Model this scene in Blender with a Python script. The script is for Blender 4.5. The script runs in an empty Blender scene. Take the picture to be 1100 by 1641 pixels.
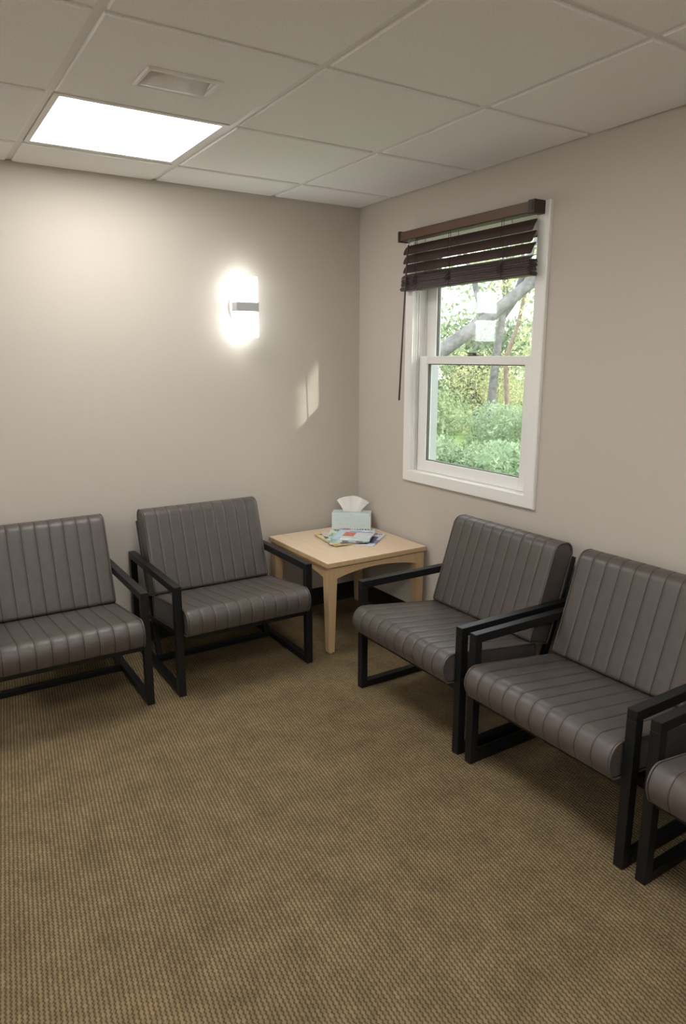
import bpy, bmesh, math, random
import numpy as np
from mathutils import Vector, Matrix

random.seed(7)
rng = np.random.default_rng(11)
S = bpy.context.scene
COL = S.collection
PI = math.pi

# ------------------------------------------------------------------ camera
cam_d = bpy.data.cameras.new('camera')
cam = bpy.data.objects.new('camera', cam_d)
COL.objects.link(cam)
cam_d.sensor_fit = 'HORIZONTAL'
cam_d.sensor_width = 36.0
cam_d.lens = 36.0 * 1121.0 / 1100.0
cam_d.clip_start = 0.05
cam.location = (-2.2766, -3.4071, 1.4306)
cam.rotation_euler = (PI / 2 - 0.21771, 0.0, -0.56623)
S.camera = cam

# ------------------------------------------------------------------ world, sun, exposure
SUN_DIR = Vector((-0.508, 1.0, -0.463)).normalized()      # direction the sunlight travels
W = bpy.data.worlds.new('sky_world')
S.world = W
W.use_nodes = True
wn = W.node_tree
wn.nodes.clear()
bg = wn.nodes.new('ShaderNodeBackground')                 # even, hazy bright sky
bg.inputs['Color'].default_value = (0.93, 0.965, 1.0, 1)
bg.inputs['Strength'].default_value = 1.75
wo = wn.nodes.new('ShaderNodeOutputWorld')
wn.links.new(bg.outputs[0], wo.inputs['Surface'])

sun_d = bpy.data.lights.new('sun', 'SUN')
sun_d.energy = 1.15
sun_d.angle = math.radians(0.7)
sun_d.color = (1.0, 0.95, 0.86)
sun = bpy.data.objects.new('sun', sun_d)
COL.objects.link(sun)
sun.location = (6, -8, 6)
sun.rotation_euler = SUN_DIR.to_track_quat('-Z', 'Y').to_euler()

PANEL_GLOW = 5.7       # ceiling panels
SCONCE_GLOW = 2.5      # wall sconce glass
S.view_settings.view_transform = 'Standard'
S.view_settings.look = 'None'
S.view_settings.exposure = 1.42
S.view_settings.gamma = 1.0
S.view_settings.use_curve_mapping = False

# ------------------------------------------------------------------ materials
def nodes_of(m):
    m.use_nodes = True
    nt = m.node_tree
    return nt, nt.nodes['Principled BSDF']

def mat(name, col, rough=0.5, spec=0.5, metal=0.0, var=0.0, vscale=20.0, bump=0.0, bscale=200.0, bdist=0.001, detail=4.0):
    m = bpy.data.materials.new(name)
    nt, b = nodes_of(m)
    b.inputs['Base Color'].default_value = (*col, 1)
    b.inputs['Roughness'].default_value = rough
    b.inputs['Specular IOR Level'].default_value = spec
    b.inputs['Metallic'].default_value = metal
    tc = nt.nodes.new('ShaderNodeTexCoord')
    if var > 0:
        n = nt.nodes.new('ShaderNodeTexNoise')
        n.inputs['Scale'].default_value = vscale
        n.inputs['Detail'].default_value = detail
        r = nt.nodes.new('ShaderNodeValToRGB')
        r.color_ramp.elements[0].position = 0.3
        r.color_ramp.elements[1].position = 0.7
        r.color_ramp.elements[0].color = (*[c * (1 - var) for c in col], 1)
        r.color_ramp.elements[1].color = (*[min(1, c * (1 + var)) for c in col], 1)
        nt.links.new(tc.outputs['Object'], n.inputs['Vector'])
        nt.links.new(n.outputs['Fac'], r.inputs['Fac'])
        nt.links.new(r.outputs['Color'], b.inputs['Base Color'])
    if bump > 0:
        n2 = nt.nodes.new('ShaderNodeTexNoise')
        n2.inputs['Scale'].default_value = bscale
        n2.inputs['Detail'].default_value = 3.0
        bp = nt.nodes.new('ShaderNodeBump')
        bp.inputs['Strength'].default_value = bump
        bp.inputs['Distance'].default_value = bdist
        nt.links.new(tc.outputs['Object'], n2.inputs['Vector'])
        nt.links.new(n2.outputs['Fac'], bp.inputs['Height'])
        nt.links.new(bp.outputs['Normal'], b.inputs['Normal'])
    return m

def emis(name, col, strength):
    m = bpy.data.materials.new(name)
    nt, b = nodes_of(m)
    b.inputs['Base Color'].default_value = (*col, 1)
    b.inputs['Roughness'].default_value = 0.4
    b.inputs['Emission Color'].default_value = (*col, 1)
    b.inputs['Emission Strength'].default_value = strength
    return m

def carpet_mat():
    m = bpy.data.materials.new('woven_carpet')
    nt, b = nodes_of(m)
    N, L = nt.nodes, nt.links
    tc = N.new('ShaderNodeTexCoord')
    mp = N.new('ShaderNodeMapping')
    mp.inputs['Rotation'].default_value = (0, 0, math.radians(97))
    wob = N.new('ShaderNodeTexNoise'); wob.inputs['Scale'].default_value = 60; wob.inputs['Detail'].default_value = 2
    ws = N.new('ShaderNodeVectorMath'); ws.operation = 'SCALE'; ws.inputs['Scale'].default_value = 0.005
    wa = N.new('ShaderNodeVectorMath'); wa.operation = 'ADD'
    L.new(tc.outputs['Object'], mp.inputs['Vector'])
    L.new(tc.outputs['Object'], wob.inputs['Vector'])
    L.new(wob.outputs['Color'], ws.inputs[0])
    L.new(mp.outputs[0], wa.inputs[0]); L.new(ws.outputs[0], wa.inputs[1])
    def mth(op, x, y=None, z=None):
        n = N.new('ShaderNodeMath'); n.operation = op
        for i, q in enumerate((x, y, z)):
            if q is None: continue
            if isinstance(q, (int, float)): n.inputs[i].default_value = q
            else: L.new(q, n.inputs[i])
        return n.outputs[0]
    sp = N.new('ShaderNodeSeparateXYZ'); L.new(wa.outputs[0], sp.inputs[0])
    cx_ = mth('DIVIDE', sp.outputs['Y'], 0.0112)                 # rib number
    cy_ = mth('DIVIDE', sp.outputs['X'], 0.0118)
    par = mth('MULTIPLY', mth('MODULO', mth('FLOOR', mth('ADD', cx_, 1000.0)), 2.0), 0.5)
    cy_ = mth('ADD', cy_, par)
    across = mth('ADD', mth('MULTIPLY', mth('COSINE', mth('MULTIPLY', cx_, 2 * PI)), 0.5), 0.5)
    along = mth('ADD', mth('MULTIPLY', mth('COSINE', mth('MULTIPLY', cy_, 2 * PI)), 0.5), 0.5)
    dot = mth('MULTIPLY', mth('POWER', across, 1.3), mth('ADD', mth('MULTIPLY', along, 0.78), 0.22))
    cell = N.new('ShaderNodeCombineXYZ')
    L.new(mth('FLOOR', cx_), cell.inputs[0]); L.new(mth('FLOOR', cy_), cell.inputs[1])
    wn_ = N.new('ShaderNodeTexWhiteNoise'); wn_.noise_dimensions = '2D'; L.new(cell.outputs[0], wn_.inputs['Vector'])
    yr = N.new('ShaderNodeValToRGB')
    yr.color_ramp.elements[0].position = 0.0; yr.color_ramp.elements[0].color = (0.212, 0.160, 0.090, 1)
    yr.color_ramp.elements[1].position = 1.0; yr.color_ramp.elements[1].color = (0.270, 0.203, 0.112, 1)
    L.new(wn_.outputs['Value'], yr.inputs['Fac'])
    dk = N.new('ShaderNodeMix'); dk.data_type = 'RGBA'
    L.new(dot, dk.inputs['Factor']); L.new(yr.outputs['Color'], dk.inputs[6]); dk.inputs[7].default_value = (0.040, 0.028, 0.016, 1)
    big = N.new('ShaderNodeTexNoise'); big.inputs['Scale'].default_value = 9; big.inputs['Detail'].default_value = 5
    L.new(tc.outputs['Object'], big.inputs['Vector'])
    rp = N.new('ShaderNodeValToRGB')
    rp.color_ramp.elements[0].position = 0.3; rp.color_ramp.elements[0].color = (0.80, 0.79, 0.77, 1)
    rp.color_ramp.elements[1].position = 0.7; rp.color_ramp.elements[1].color = (1.08, 1.06, 1.0, 1)
    L.new(big.outputs['Fac'], rp.inputs['Fac'])
    mx = N.new('ShaderNodeMix'); mx.data_type = 'RGBA'; mx.blend_type = 'MULTIPLY'
    mx.inputs['Factor'].default_value = 1.0
    L.new(dk.outputs[2], mx.inputs[6]); L.new(rp.outputs['Color'], mx.inputs[7])
    L.new(mx.outputs[2], b.inputs['Base Color'])
    b.inputs['Roughness'].default_value = 0.95
    b.inputs['Specular IOR Level'].default_value = 0.15
    inv = mth('SUBTRACT', 1.0, dot)
    bp = N.new('ShaderNodeBump'); bp.inputs['Strength'].default_value = 0.7; bp.inputs['Distance'].default_value = 0.003
    L.new(inv, bp.inputs['Height'])
    L.new(bp.outputs['Normal'], b.inputs['Normal'])
    return m

def wood_mat(name, base, dark, stretch=(40, 3, 40), rough=0.42):
    m = bpy.data.materials.new(name)
    nt, b = nodes_of(m)
    N, L = nt.nodes, nt.links
    tc = N.new('ShaderNodeTexCoord')
    mp = N.new('ShaderNodeMapping'); mp.inputs['Scale'].default_value = stretch
    n = N.new('ShaderNodeTexNoise'); n.inputs['Scale'].default_value = 2.2; n.inputs['Detail'].default_value = 6
    r = N.new('ShaderNodeValToRGB')
    r.color_ramp.elements[0].position = 0.35; r.color_ramp.elements[0].color = (*dark, 1)
    r.color_ramp.elements[1].position = 0.65; r.color_ramp.elements[1].color = (*base, 1)
    L.new(tc.outputs['Object'], mp.inputs['Vector']); L.new(mp.outputs[0], n.inputs['Vector'])
    L.new(n.outputs['Fac'], r.inputs['Fac']); L.new(r.outputs['Color'], b.inputs['Base Color'])
    b.inputs['Roughness'].default_value = rough
    return m

def glass_mat():
    m = bpy.data.materials.new('window_glass')
    m.use_nodes = True
    nt = m.node_tree; nt.nodes.clear()
    N, L = nt.nodes, nt.links
    tr = N.new('ShaderNodeBsdfTransparent'); tr.inputs['Color'].default_value = (0.95, 0.97, 0.96, 1)
    gl = N.new('ShaderNodeBsdfGlossy'); gl.inputs['Roughness'].default_value = 0.015
    lw = N.new('ShaderNodeLayerWeight'); lw.inputs['Blend'].default_value = 0.5
    pw = N.new('ShaderNodeMath'); pw.operation = 'POWER'; pw.inputs[1].default_value = 5.0
    mu = N.new('ShaderNodeMath'); mu.operation = 'MULTIPLY_ADD'; mu.inputs[1].default_value = 0.95; mu.inputs[2].default_value = 0.07
    L.new(lw.outputs['Facing'], pw.inputs[0]); L.new(pw.outputs[0], mu.inputs[0])
    mi = N.new('ShaderNodeMixShader'); o = N.new('ShaderNodeOutputMaterial')
    L.new(mu.outputs[0], mi.inputs[0])
    L.new(tr.outputs[0], mi.inputs[1]); L.new(gl.outputs[0], mi.inputs[2]); L.new(mi.outputs[0], o.inputs['Surface'])
    return m

def leaf_mat(name, c1, c2, trans=0.45):
    m = bpy.data.materials.new(name)
    m.use_nodes = True
    nt = m.node_tree; nt.nodes.clear()
    N, L = nt.nodes, nt.links
    tc = N.new('ShaderNodeTexCoord')
    n = N.new('ShaderNodeTexNoise'); n.inputs['Scale'].default_value = 5.5; n.inputs['Detail'].default_value = 7
    r = N.new('ShaderNodeValToRGB')
    r.color_ramp.elements[0].position = 0.40; r.color_ramp.elements[0].color = (*c1, 1)
    r.color_ramp.elements[1].position = 0.68; r.color_ramp.elements[1].color = (*c2, 1)
    L.new(tc.outputs['Object'], n.inputs['Vector']); L.new(n.outputs['Fac'], r.inputs['Fac'])
    d = N.new('ShaderNodeBsdfDiffuse'); t = N.new('ShaderNodeBsdfTranslucent')
    mi = N.new('ShaderNodeMixShader'); mi.inputs[0].default_value = trans
    o = N.new('ShaderNodeOutputMaterial')
    L.new(r.outputs['Color'], d.inputs['Color']); L.new(r.outputs['Color'], t.inputs['Color'])
    L.new(d.outputs[0], mi.inputs[1]); L.new(t.outputs[0], mi.inputs[2]); L.new(mi.outputs[0], o.inputs['Surface'])
    return m

def tissue_box_mat():
    m = bpy.data.materials.new('aqua_printed_card')
    nt, b = nodes_of(m)
    N, L = nt.nodes, nt.links
    tc = N.new('ShaderNodeTexCoord')
    br = N.new('ShaderNodeTexBrick')
    br.offset = 0.0
    br.inputs['Scale'].default_value = 1.0
    br.inputs['Brick Width'].default_value = 0.0085
    br.inputs['Row Height'].default_value = 0.0042
    br.inputs['Mortar Size'].default_value = 0.0014
    br.inputs['Mortar Smooth'].default_value = 0.4
    br.inputs['Color1'].default_value = (0.30, 0.54, 0.58, 1)
    br.inputs['Color2'].default_value = (0.42, 0.66, 0.68, 1)
    br.inputs['Mortar'].default_value = (0.80, 0.84, 0.80, 1)
    sx = N.new('ShaderNodeSeparateXYZ'); cx = N.new('ShaderNodeCombineXYZ')
    ad = N.new('ShaderNodeMath'); ad.operation = 'ADD'
    L.new(tc.outputs['Object'], sx.inputs[0])
    L.new(sx.outputs['Z'], ad.inputs[0]); L.new(sx.outputs['Y'], ad.inputs[1])
    L.new(sx.outputs['X'], cx.inputs['X']); L.new(ad.outputs[0], cx.inputs['Y'])
    L.new(cx.outputs[0], br.inputs['Vector']); L.new(br.outputs['Color'], b.inputs['Base Color'])
    b.inputs['Roughness'].default_value = 0.55
    return m

def print_mat(name, cols, scale, seed, rough=0.35):
    """Glossy printed cover: irregular blocks of colour."""
    m = bpy.data.materials.new(name)
    nt, b = nodes_of(m)
    N, L = nt.nodes, nt.links
    tc = N.new('ShaderNodeTexCoord')
    mp = N.new('ShaderNodeMapping'); mp.inputs['Location'].default_value = (seed * 1.7, seed * 0.9, 0)
    mp.inputs['Scale'].default_value = (scale, scale * 1.6, 1)
    v = N.new('ShaderNodeTexVoronoi'); v.feature = 'F1'; v.inputs['Scale'].default_value = 1.0
    v.distance = 'CHEBYCHEV'
    sp = N.new('ShaderNodeSeparateColor')
    r = N.new('ShaderNodeValToRGB'); r.color_ramp.interpolation = 'CONSTANT'
    els = r.color_ramp.elements
    while len(els) < len(cols): els.new(0.5)
    for i, c in enumerate(cols):
        els[i].position = i / len(cols); els[i].color = (*c, 1)
    L.new(tc.outputs['Object'], mp.inputs['Vector']); L.new(mp.outputs[0], v.inputs['Vector'])
    L.new(v.outputs['Color'], sp.inputs[0]); L.new(sp.outputs[0], r.inputs['Fac'])
    L.new(r.outputs['Color'], b.inputs['Base Color'])
    b.inputs['Roughness'].default_value = rough
    return m

M = {
    'wall': mat('taupe_wall_paint', (0.55, 0.50, 0.435), 0.75, 0.3, bump=0.15, bscale=350, bdist=0.0006),
    'pale_wall': mat('off_white_wall_paint', (0.84, 0.82, 0.79), 0.75, 0.3, bump=0.15, bscale=350, bdist=0.0006),  # off-white picked so the unseen walls bounce more light
    'carpet': carpet_mat(),
    'tile': mat('mineral_fibre_tile', (0.86, 0.85, 0.83), 0.95, 0.1, var=0.06, vscale=260, bump=0.5, bscale=240, bdist=0.0015),
    'grid': mat('white_enamel_grid', (0.76, 0.745, 0.71), 0.45),
    'slab': mat('plenum_board', (0.5, 0.5, 0.5), 0.9),
    'base': mat('black_vinyl_base', (0.012, 0.011, 0.011), 0.45),
    'leather': mat('grey_brown_leather', (0.088, 0.075, 0.068), 0.40, 0.5, var=0.14, vscale=14, bump=0.35, bscale=420, bdist=0.0008),
    'leather_dark': mat('dark_leather_fold', (0.034, 0.027, 0.025), 0.55, 0.4, bump=0.3, bscale=420, bdist=0.0008),
    'metal': mat('black_powder_coat', (0.0065, 0.0065, 0.0072), 0.45, 0.38, bump=0.1, bscale=800, bdist=0.0003),
    'maple_top': wood_mat('maple_laminate_top', (0.76, 0.595, 0.425), (0.72, 0.55, 0.385), (14, 2, 14)),
    'maple': wood_mat('maple_solid', (0.60, 0.425, 0.24), (0.55, 0.375, 0.20), (30, 30, 2.5)),
    'shadowgap': mat('reveal_shade', (0.16, 0.10, 0.05), 0.7),  # dark brown paints the shade in the gap under the top
    'glide': mat('nylon_glide', (0.45, 0.42, 0.38), 0.5),
    'white_trim': mat('white_painted_trim', (0.86, 0.84, 0.80), 0.38),
    'vinyl': mat('white_vinyl_sash', (0.86, 0.845, 0.81), 0.32),
    'track': mat('grey_screen_track', (0.36, 0.37, 0.38), 0.35, metal=0.3),
    'gasket': mat('dark_glazing_gasket', (0.10, 0.095, 0.085), 0.6),
    'bronze': mat('bronze_lock', (0.09, 0.07, 0.05), 0.4, metal=0.6),
    'glass': glass_mat(),
    'slat': mat('espresso_slat', (0.052, 0.028, 0.026), 0.42, 0.45, bump=0.3, bscale=90, bdist=0.0006),
    'head': mat('brown_headrail', (0.12, 0.068, 0.040), 0.36, 0.5),  # brown lightened to put the gloss reflection into the colour
    'head_dark': mat('dark_brown_cap', (0.040, 0.019, 0.014), 0.40),
    'slot': mat('slot_shade', (0.006, 0.005, 0.005), 0.6),
    'cord': mat('dark_cord', (0.05, 0.032, 0.024), 0.8),
    'nickel': mat('brushed_nickel', (0.55, 0.545, 0.54), 0.45, metal=0.4),
    'panel': emis('lit_acrylic_panel', (1.0, 0.985, 0.965), PANEL_GLOW),
    'shade': emis('lit_opal_glass', (0.94, 0.97, 1.0), SCONCE_GLOW),
    'vent': mat('white_vent_plastic', (0.74, 0.72, 0.69), 0.5),
    'tissuebox': tissue_box_mat(),
    'tissue': mat('white_tissue', (0.86, 0.83, 0.80), 0.9, 0.1),
    'paper': mat('magazine_pages', (0.70, 0.66, 0.60), 0.8, var=0.1, vscale=300),
    'bark': mat('grey_bark', (0.16, 0.155, 0.155), 0.9, var=0.35, vscale=9, bump=0.6, bscale=30, bdist=0.02),
    'bark_warm': mat('brown_bark', (0.22, 0.17, 0.13), 0.9, var=0.3, vscale=9, bump=0.6, bscale=30, bdist=0.02),
    'ground': mat('woodland_grass', (0.16, 0.24, 0.07), 0.95, var=0.4, vscale=2.5, bump=0.5, bscale=30, bdist=0.05),
    'leaf_a': leaf_mat('leaf_mid_green', (0.23, 0.31, 0.17), (0.48, 0.55, 0.34)),  # leaf colours here and below are paled in place of haze
    'leaf_b': leaf_mat('leaf_blue_green', (0.25, 0.345, 0.21), (0.45, 0.55, 0.37)),
    'leaf_y': leaf_mat('leaf_yellow_green', (0.40, 0.44, 0.26), (0.80, 0.73, 0.44)),
    'leaf_d': leaf_mat('leaf_deep_green', (0.11, 0.17, 0.10), (0.28, 0.34, 0.20)),
    'siding': mat('pale_exterior_siding', (0.55, 0.53, 0.5), 0.8),
}

# ------------------------------------------------------------------ mesh helpers
def mesh_obj(name, bm, material, parent=None, smooth=False):
    me = bpy.data.meshes.new(name)
    bm.to_mesh(me); bm.free()
    me.materials.append(material)
    if smooth:
        for p in me.polygons: p.use_smooth = True
    o = bpy.data.objects.new(name, me)
    COL.objects.link(o)
    if parent is not None: o.parent = parent
    return o

def py_obj(name, verts, faces, material, parent=None, smooth=False):
    me = bpy.data.meshes.new(name)
    me.from_pydata([tuple(v) for v in verts], [], [tuple(f) for f in faces])
    me.update()
    me.materials.append(material)
    if smooth:
        for p in me.polygons: p.use_smooth = True
    o = bpy.data.objects.new(name, me)
    COL.objects.link(o)
    if parent is not None: o.parent = parent
    return o

def inst(src, name, parent=None, loc=None):
    o = bpy.data.objects.new(name, src.data)
    COL.objects.link(o)
    if parent is not None: o.parent = parent
    if loc is not None: o.location = loc
    return o

def empty(name, loc=(0, 0, 0), rz=0.0):
    o = bpy.data.objects.new(name, None)
    o.empty_display_size = 0.1
    COL.objects.link(o)
    o.location = loc
    o.rotation_euler = (0, 0, rz)
    return o

def tag(o, label, cat, group=None):
    o['label'] = label; o['category'] = cat
    if group: o['group'] = group
    return o

def structure(o, label=None, cat=None):
    o['kind'] = 'structure'
    if label: o['label'] = label
    if cat: o['category'] = cat
    return o

def add_box(bm, lo, hi, mtx=None):
    (x0, y0, z0), (x1, y1, z1) = lo, hi
    x0, x1 = min(x0, x1), max(x0, x1); y0, y1 = min(y0, y1), max(y0, y1); z0, z1 = min(z0, z1), max(z0, z1)
    cs = [(x0, y0, z0), (x1, y0, z0), (x1, y1, z0), (x0, y1, z0), (x0, y0, z1), (x1, y0, z1), (x1, y1, z1), (x0, y1, z1)]
    vs = [bm.verts.new(mtx @ Vector(c) if mtx else c) for c in cs]
    for f in ((3, 2, 1, 0), (4, 5, 6, 7), (0, 1, 5, 4), (1, 2, 6, 5), (2, 3, 7, 6), (3, 0, 4, 7)):
        bm.faces.new([vs[i] for i in f])
    return vs

def box(name, lo, hi, material, parent=None, bevel=0.0, seg=2):
    bm = bmesh.new()
    add_box(bm, lo, hi)
    if bevel > 0:
        bmesh.ops.bevel(bm, geom=bm.edges[:], offset=bevel, segments=seg, affect='EDGES', profile=0.5)
    return mesh_obj(name, bm, material, parent)

def frame_between(a, b, up=Vector((1, 0, 0))):
    a, b = Vector(a), Vector(b)
    w = (b - a).normalized()
    u = up - w * up.dot(w)
    if u.length < 1e-4: u = Vector((0, 1, 0)) - w * w.y
    u.normalize()
    v = w.cross(u)
    return a, b, u, v, w

def bar(name, a, b, wu, wv, material, parent=None, up=Vector((1, 0, 0)), bevel=0.002):
    """Rectangular tube from a to b, wu wide along up, wv the other way."""
    a, b, u, v, w = frame_between(a, b, Vector(up))
    bm = bmesh.new()
    L = (b - a).length
    add_box(bm, (-wu / 2, -wv / 2, 0), (wu / 2, wv / 2, L))
    if bevel > 0:
        bmesh.ops.bevel(bm, geom=bm.edges[:], offset=bevel, segments=2, affect='EDGES', profile=0.5)
    m4 = Matrix((u, v, w)).transposed().to_4x4()
    m4.translation = a
    bm.transform(m4)
    return mesh_obj(name, bm, material, parent)

def tube_data(pts, radii, n=8, closed=False):
    P = [Vector(p) for p in pts]
    N = len(P)
    if not hasattr(radii, '__len__'): radii = [radii] * N
    verts, faces = [], []
    prev = None
    for i in range(N):
        if closed: t = P[(i + 1) % N] - P[i - 1]
        else: t = P[min(i + 1, N - 1)] - P[max(i - 1, 0)]
        t.normalize()
        if prev is None:
            ref = Vector((0, 0, 1)) if abs(t.z) < 0.9 else Vector((1, 0, 0))
            u = ref.cross(t).normalized()
        else:
            u = (prev - t * prev.dot(t)).normalized()
        prev = u
        v = t.cross(u)
        for k in range(n):
            a = 2 * PI * k / n
            verts.append(P[i] + (u * math.cos(a) + v * math.sin(a)) * radii[i])
    R = N if closed else N - 1
    for i in range(R):
        j = (i + 1) % N
        for k in range(n):
            faces.append((i * n + k, i * n + (k + 1) % n, j * n + (k + 1) % n, j * n + k))
    if not closed:
        faces.append(tuple(range(n - 1, -1, -1)))
        faces.append(tuple((N - 1) * n + k for k in range(n)))
    return verts, faces

def tube(name, pts, radii, material, parent=None, n=8, closed=False, smooth=True):
    v, f = tube_data(pts, radii, n, closed)
    return py_obj(name, v, f, material, parent, smooth)

def round_poly(pts, radii, seg=6):
    """2D polygon with rounded corners."""
    out = []
    n = len(pts)
    for i in range(n):
        p0, p1, p2 = Vector(pts[i - 1]), Vector(pts[i]), Vector(pts[(i + 1) % n])
        r = radii[i]
        d0 = (p0 - p1).normalized(); d2 = (p2 - p1).normalized()
        ang = d0.angle(d2)
        t = r / math.tan(ang / 2)
        a = p1 + d0 * t; b = p1 + d2 * t
        c = p1 + (d0 + d2).normalized() * (r / math.sin(ang / 2))
        a0 = math.atan2(a.y - c.y, a.x - c.x); a1 = math.atan2(b.y - c.y, b.x - c.x)
        da = (a1 - a0 + PI) % (2 * PI) - PI
        for k in range(seg + 1):
            q = a0 + da * k / seg
            out.append((c.x + r * math.cos(q), c.y + r * math.sin(q)))
    return out

def offset_loop(loop, d):
    """Shrink a closed 2D loop by d (positive inwards)."""
    n = len(loop)
    area = sum(loop[i][0] * loop[(i + 1) % n][1] - loop[(i + 1) % n][0] * loop[i][1] for i in range(n))
    sg = 1 if area > 0 else -1
    out = []
    for i in range(n):
        p0, p2 = loop[i - 1], loop[(i + 1) % n]
        tx, ty = p2[0] - p0[0], p2[1] - p0[1]
        l = math.hypot(tx, ty) or 1
        out.append((loop[i][0] - sg * ty / l * d, loop[i][1] + sg * tx / l * d))
    return out

def densify(loop, maxlen):
    out = []
    n = len(loop)
    for i in range(n):
        a, b = loop[i], loop[(i + 1) % n]
        l = math.hypot(b[0] - a[0], b[1] - a[1])
        k = max(1, int(math.ceil(l / maxlen)))
        for j in range(k):
            out.append((a[0] + (b[0] - a[0]) * j / k, a[1] + (b[1] - a[1]) * j / k))
    return out

# ================================================================== THE ROOM
H = 2.224
XL, YB = -4.40, -5.20          # extents of the room behind and beside the camera
TW = 0.15                      # wall thickness
# window opening in the right wall
WY0, WY1, WZ0, WZ1 = -1.31, -0.505, 0.848, 1.985

structure(box('floor', (XL - TW, YB - TW, -0.10), (TW, TW, 0.0), M['carpet']))

wl = box('wall_left', (XL - TW, 0, 0), (TW, TW, 2.45), M['wall'])
structure(wl)
bm = bmesh.new()
add_box(bm, (0, YB, 0), (TW, WY0, 2.45))
add_box(bm, (0, WY1, 0), (TW, 0, 2.45))
add_box(bm, (0, WY0, 0), (TW, WY1, WZ0))
add_box(bm, (0, WY0, WZ1), (TW, WY1, 2.45))
structure(mesh_obj('wall_right', bm, M['wall']))
structure(box('wall_back', (XL - TW, YB - TW, 0), (TW, YB, 2.45), M['pale_wall']))
structure(box('wall_side', (XL - TW, YB, 0), (XL, 0, 2.45), M['pale_wall']))

def baseboard(name, a, b, nx, ny):
    """Cove base with a small toe along a wall; a,b floor points on the wall, (nx,ny) into the room."""
    prof = [(0, 0.001), (0.016, 0.001), (0.014, 0.006), (0.007, 0.016), (0.005, 0.030), (0.005, 0.098), (0.003, 0.101), (0, 0.101)]
    v, f = [], []
    for p in (a, b):
        for q, z in prof:
            v.append((p[0] + nx * q, p[1] + ny * q, z))
    n = len(prof)
    for k in range(n):
        f.append((k, (k + 1) % n, n + (k + 1) % n, n + k))
    f.append(tuple(range(n))); f.append(tuple(range(2 * n - 1, n - 1, -1)))
    return structure(py_obj(name, v, f, M['base']))
baseboard('baseboard_left', (XL, 0), (0, 0), 0, -1)
baseboard('baseboard_right', (0, YB), (0, 0), -1, 0)

# ------------------------------------------------------------------ suspended ceiling
ceil = structure(box('ceiling', (XL - TW, YB - TW, 2.45), (TW, TW, 2.53), M['slab']))
GX = [0.0] + [-(0.537 + 0.6125 * k) for k in range(7)] + [XL]
GY = [0.0] + [-(0.310 + 0.6125 * k) for k in range(8)] + [YB]
ZB = H + 0.008                  # underside of the grid flange
LIGHTS = {(2, 1), (2, 4), (2, 7), (6, 1), (6, 4), (6, 7)}       # grid cells (x, y) of panels: first one seen, the rest added as fill
VENT = (2, 2)
VX0, VX1, VY0, VY1 = -1.572, -1.345, -1.285, -1.130   # vent opening (outer frame)

def tile_mesh(w, d, hole=None):
    """Tegular tile centred on the origin: face at 0, stepped edge."""
    g = 0.0125
    a, b = w / 2 - g, d / 2 - g
    c = 0.0035
    rings = [[(-a + c, -b + c, 0), (a - c, -b + c, 0), (a - c, b - c, 0), (-a + c, b - c, 0)],
             [(-a, -b, c), (a, -b, c), (a, b, c), (-a, b, c)],
             [(-a, -b, 0.0078), (a, -b, 0.0078), (a, b, 0.0078), (-a, b, 0.0078)],
             [(-w / 2 + .004, -d / 2 + .004, 0.0115), (w / 2 - .004, -d / 2 + .004, 0.0115), (w / 2 - .004, d / 2 - .004, 0.0115), (-w / 2 + .004, d / 2 - .004, 0.0115)]]
    v = [p for r in rings for p in r]
    f = []
    for i in range(3):
        for k in range(4):
            f.append((i * 4 + k, (i + 1) * 4 + k, (i + 1) * 4 + (k + 1) % 4, i * 4 + (k + 1) % 4))
    if hole is None:
        f.append((3, 2, 1, 0))
        f.append((12, 13, 14, 15))
    else:
        hx0, hx1, hy0, hy1 = hole
        n = len(v)
        v += [(hx0, hy0, 0), (hx1, hy0, 0), (hx1, hy1, 0), (hx0, hy1, 0)]
        v += [(hx0, hy0, 0.0115), (hx1, hy0, 0.0115), (hx1, hy1, 0.0115), (hx0, hy1, 0.0115)]
        for k in range(4):
            j = (k + 1) % 4
            f.append((k, n + k, n + j, j))
            f.append((n + k, n + 4 + k, n + 4 + j, n + j))
            f.append((12 + k, 12 + j, n + 4 + j, n + 4 + k))
    return v, f

cache = {}
for i in range(len(GX) - 1):
    for j in range(len(GY) - 1):
        if (i, j) in LIGHTS: continue
        w, d = abs(GX[i + 1] - GX[i]), abs(GY[j + 1] - GY[j])
        cx, cy = (GX[i] + GX[i + 1]) / 2, (GY[j] + GY[j + 1]) / 2
        key = (round(w, 4), round(d, 4), (i, j) == VENT)
        if key not in cache:
            hole = None
            if (i, j) == VENT:
                hole = (VX0 + .018 - cx, VX1 - .018 - cx, VY0 + .018 - cy, VY1 - .018 - cy)
            v, f = tile_mesh(w, d, hole)
            o = py_obj('ceiling_tile', v, f, M['tile'], ceil)
            cache[key] = o
            o.location = (cx, cy, H)
        else:
            o = inst(cache[key], 'ceiling_tile', ceil, (cx, cy, H))
for x in GX[1:-1]:
    bm = bmesh.new()
    add_box(bm, (x - 0.012, YB, ZB), (x + 0.012, 0, ZB + 0.0016))
    add_box(bm, (x - 0.0015, YB, ZB + 0.0016), (x + 0.0015, 0, ZB + 0.036))
    mesh_obj('main_runner', bm, M['grid'], ceil)
for j, y in enumerate(GY[1:-1]):
    for i in range(len(GX) - 1):
        x0, x1 = GX[i + 1] + 0.0121, GX[i] - 0.0121
        bm = bmesh.new()
        add_box(bm, (x0, y - 0.012, ZB), (x1, y + 0.012, ZB + 0.0016))
        add_box(bm, (x0, y - 0.0015, ZB + 0.0016), (x1, y + 0.0015, ZB + 0.036))
        mesh_obj('cross_tee', bm, M['grid'], ceil)
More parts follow.
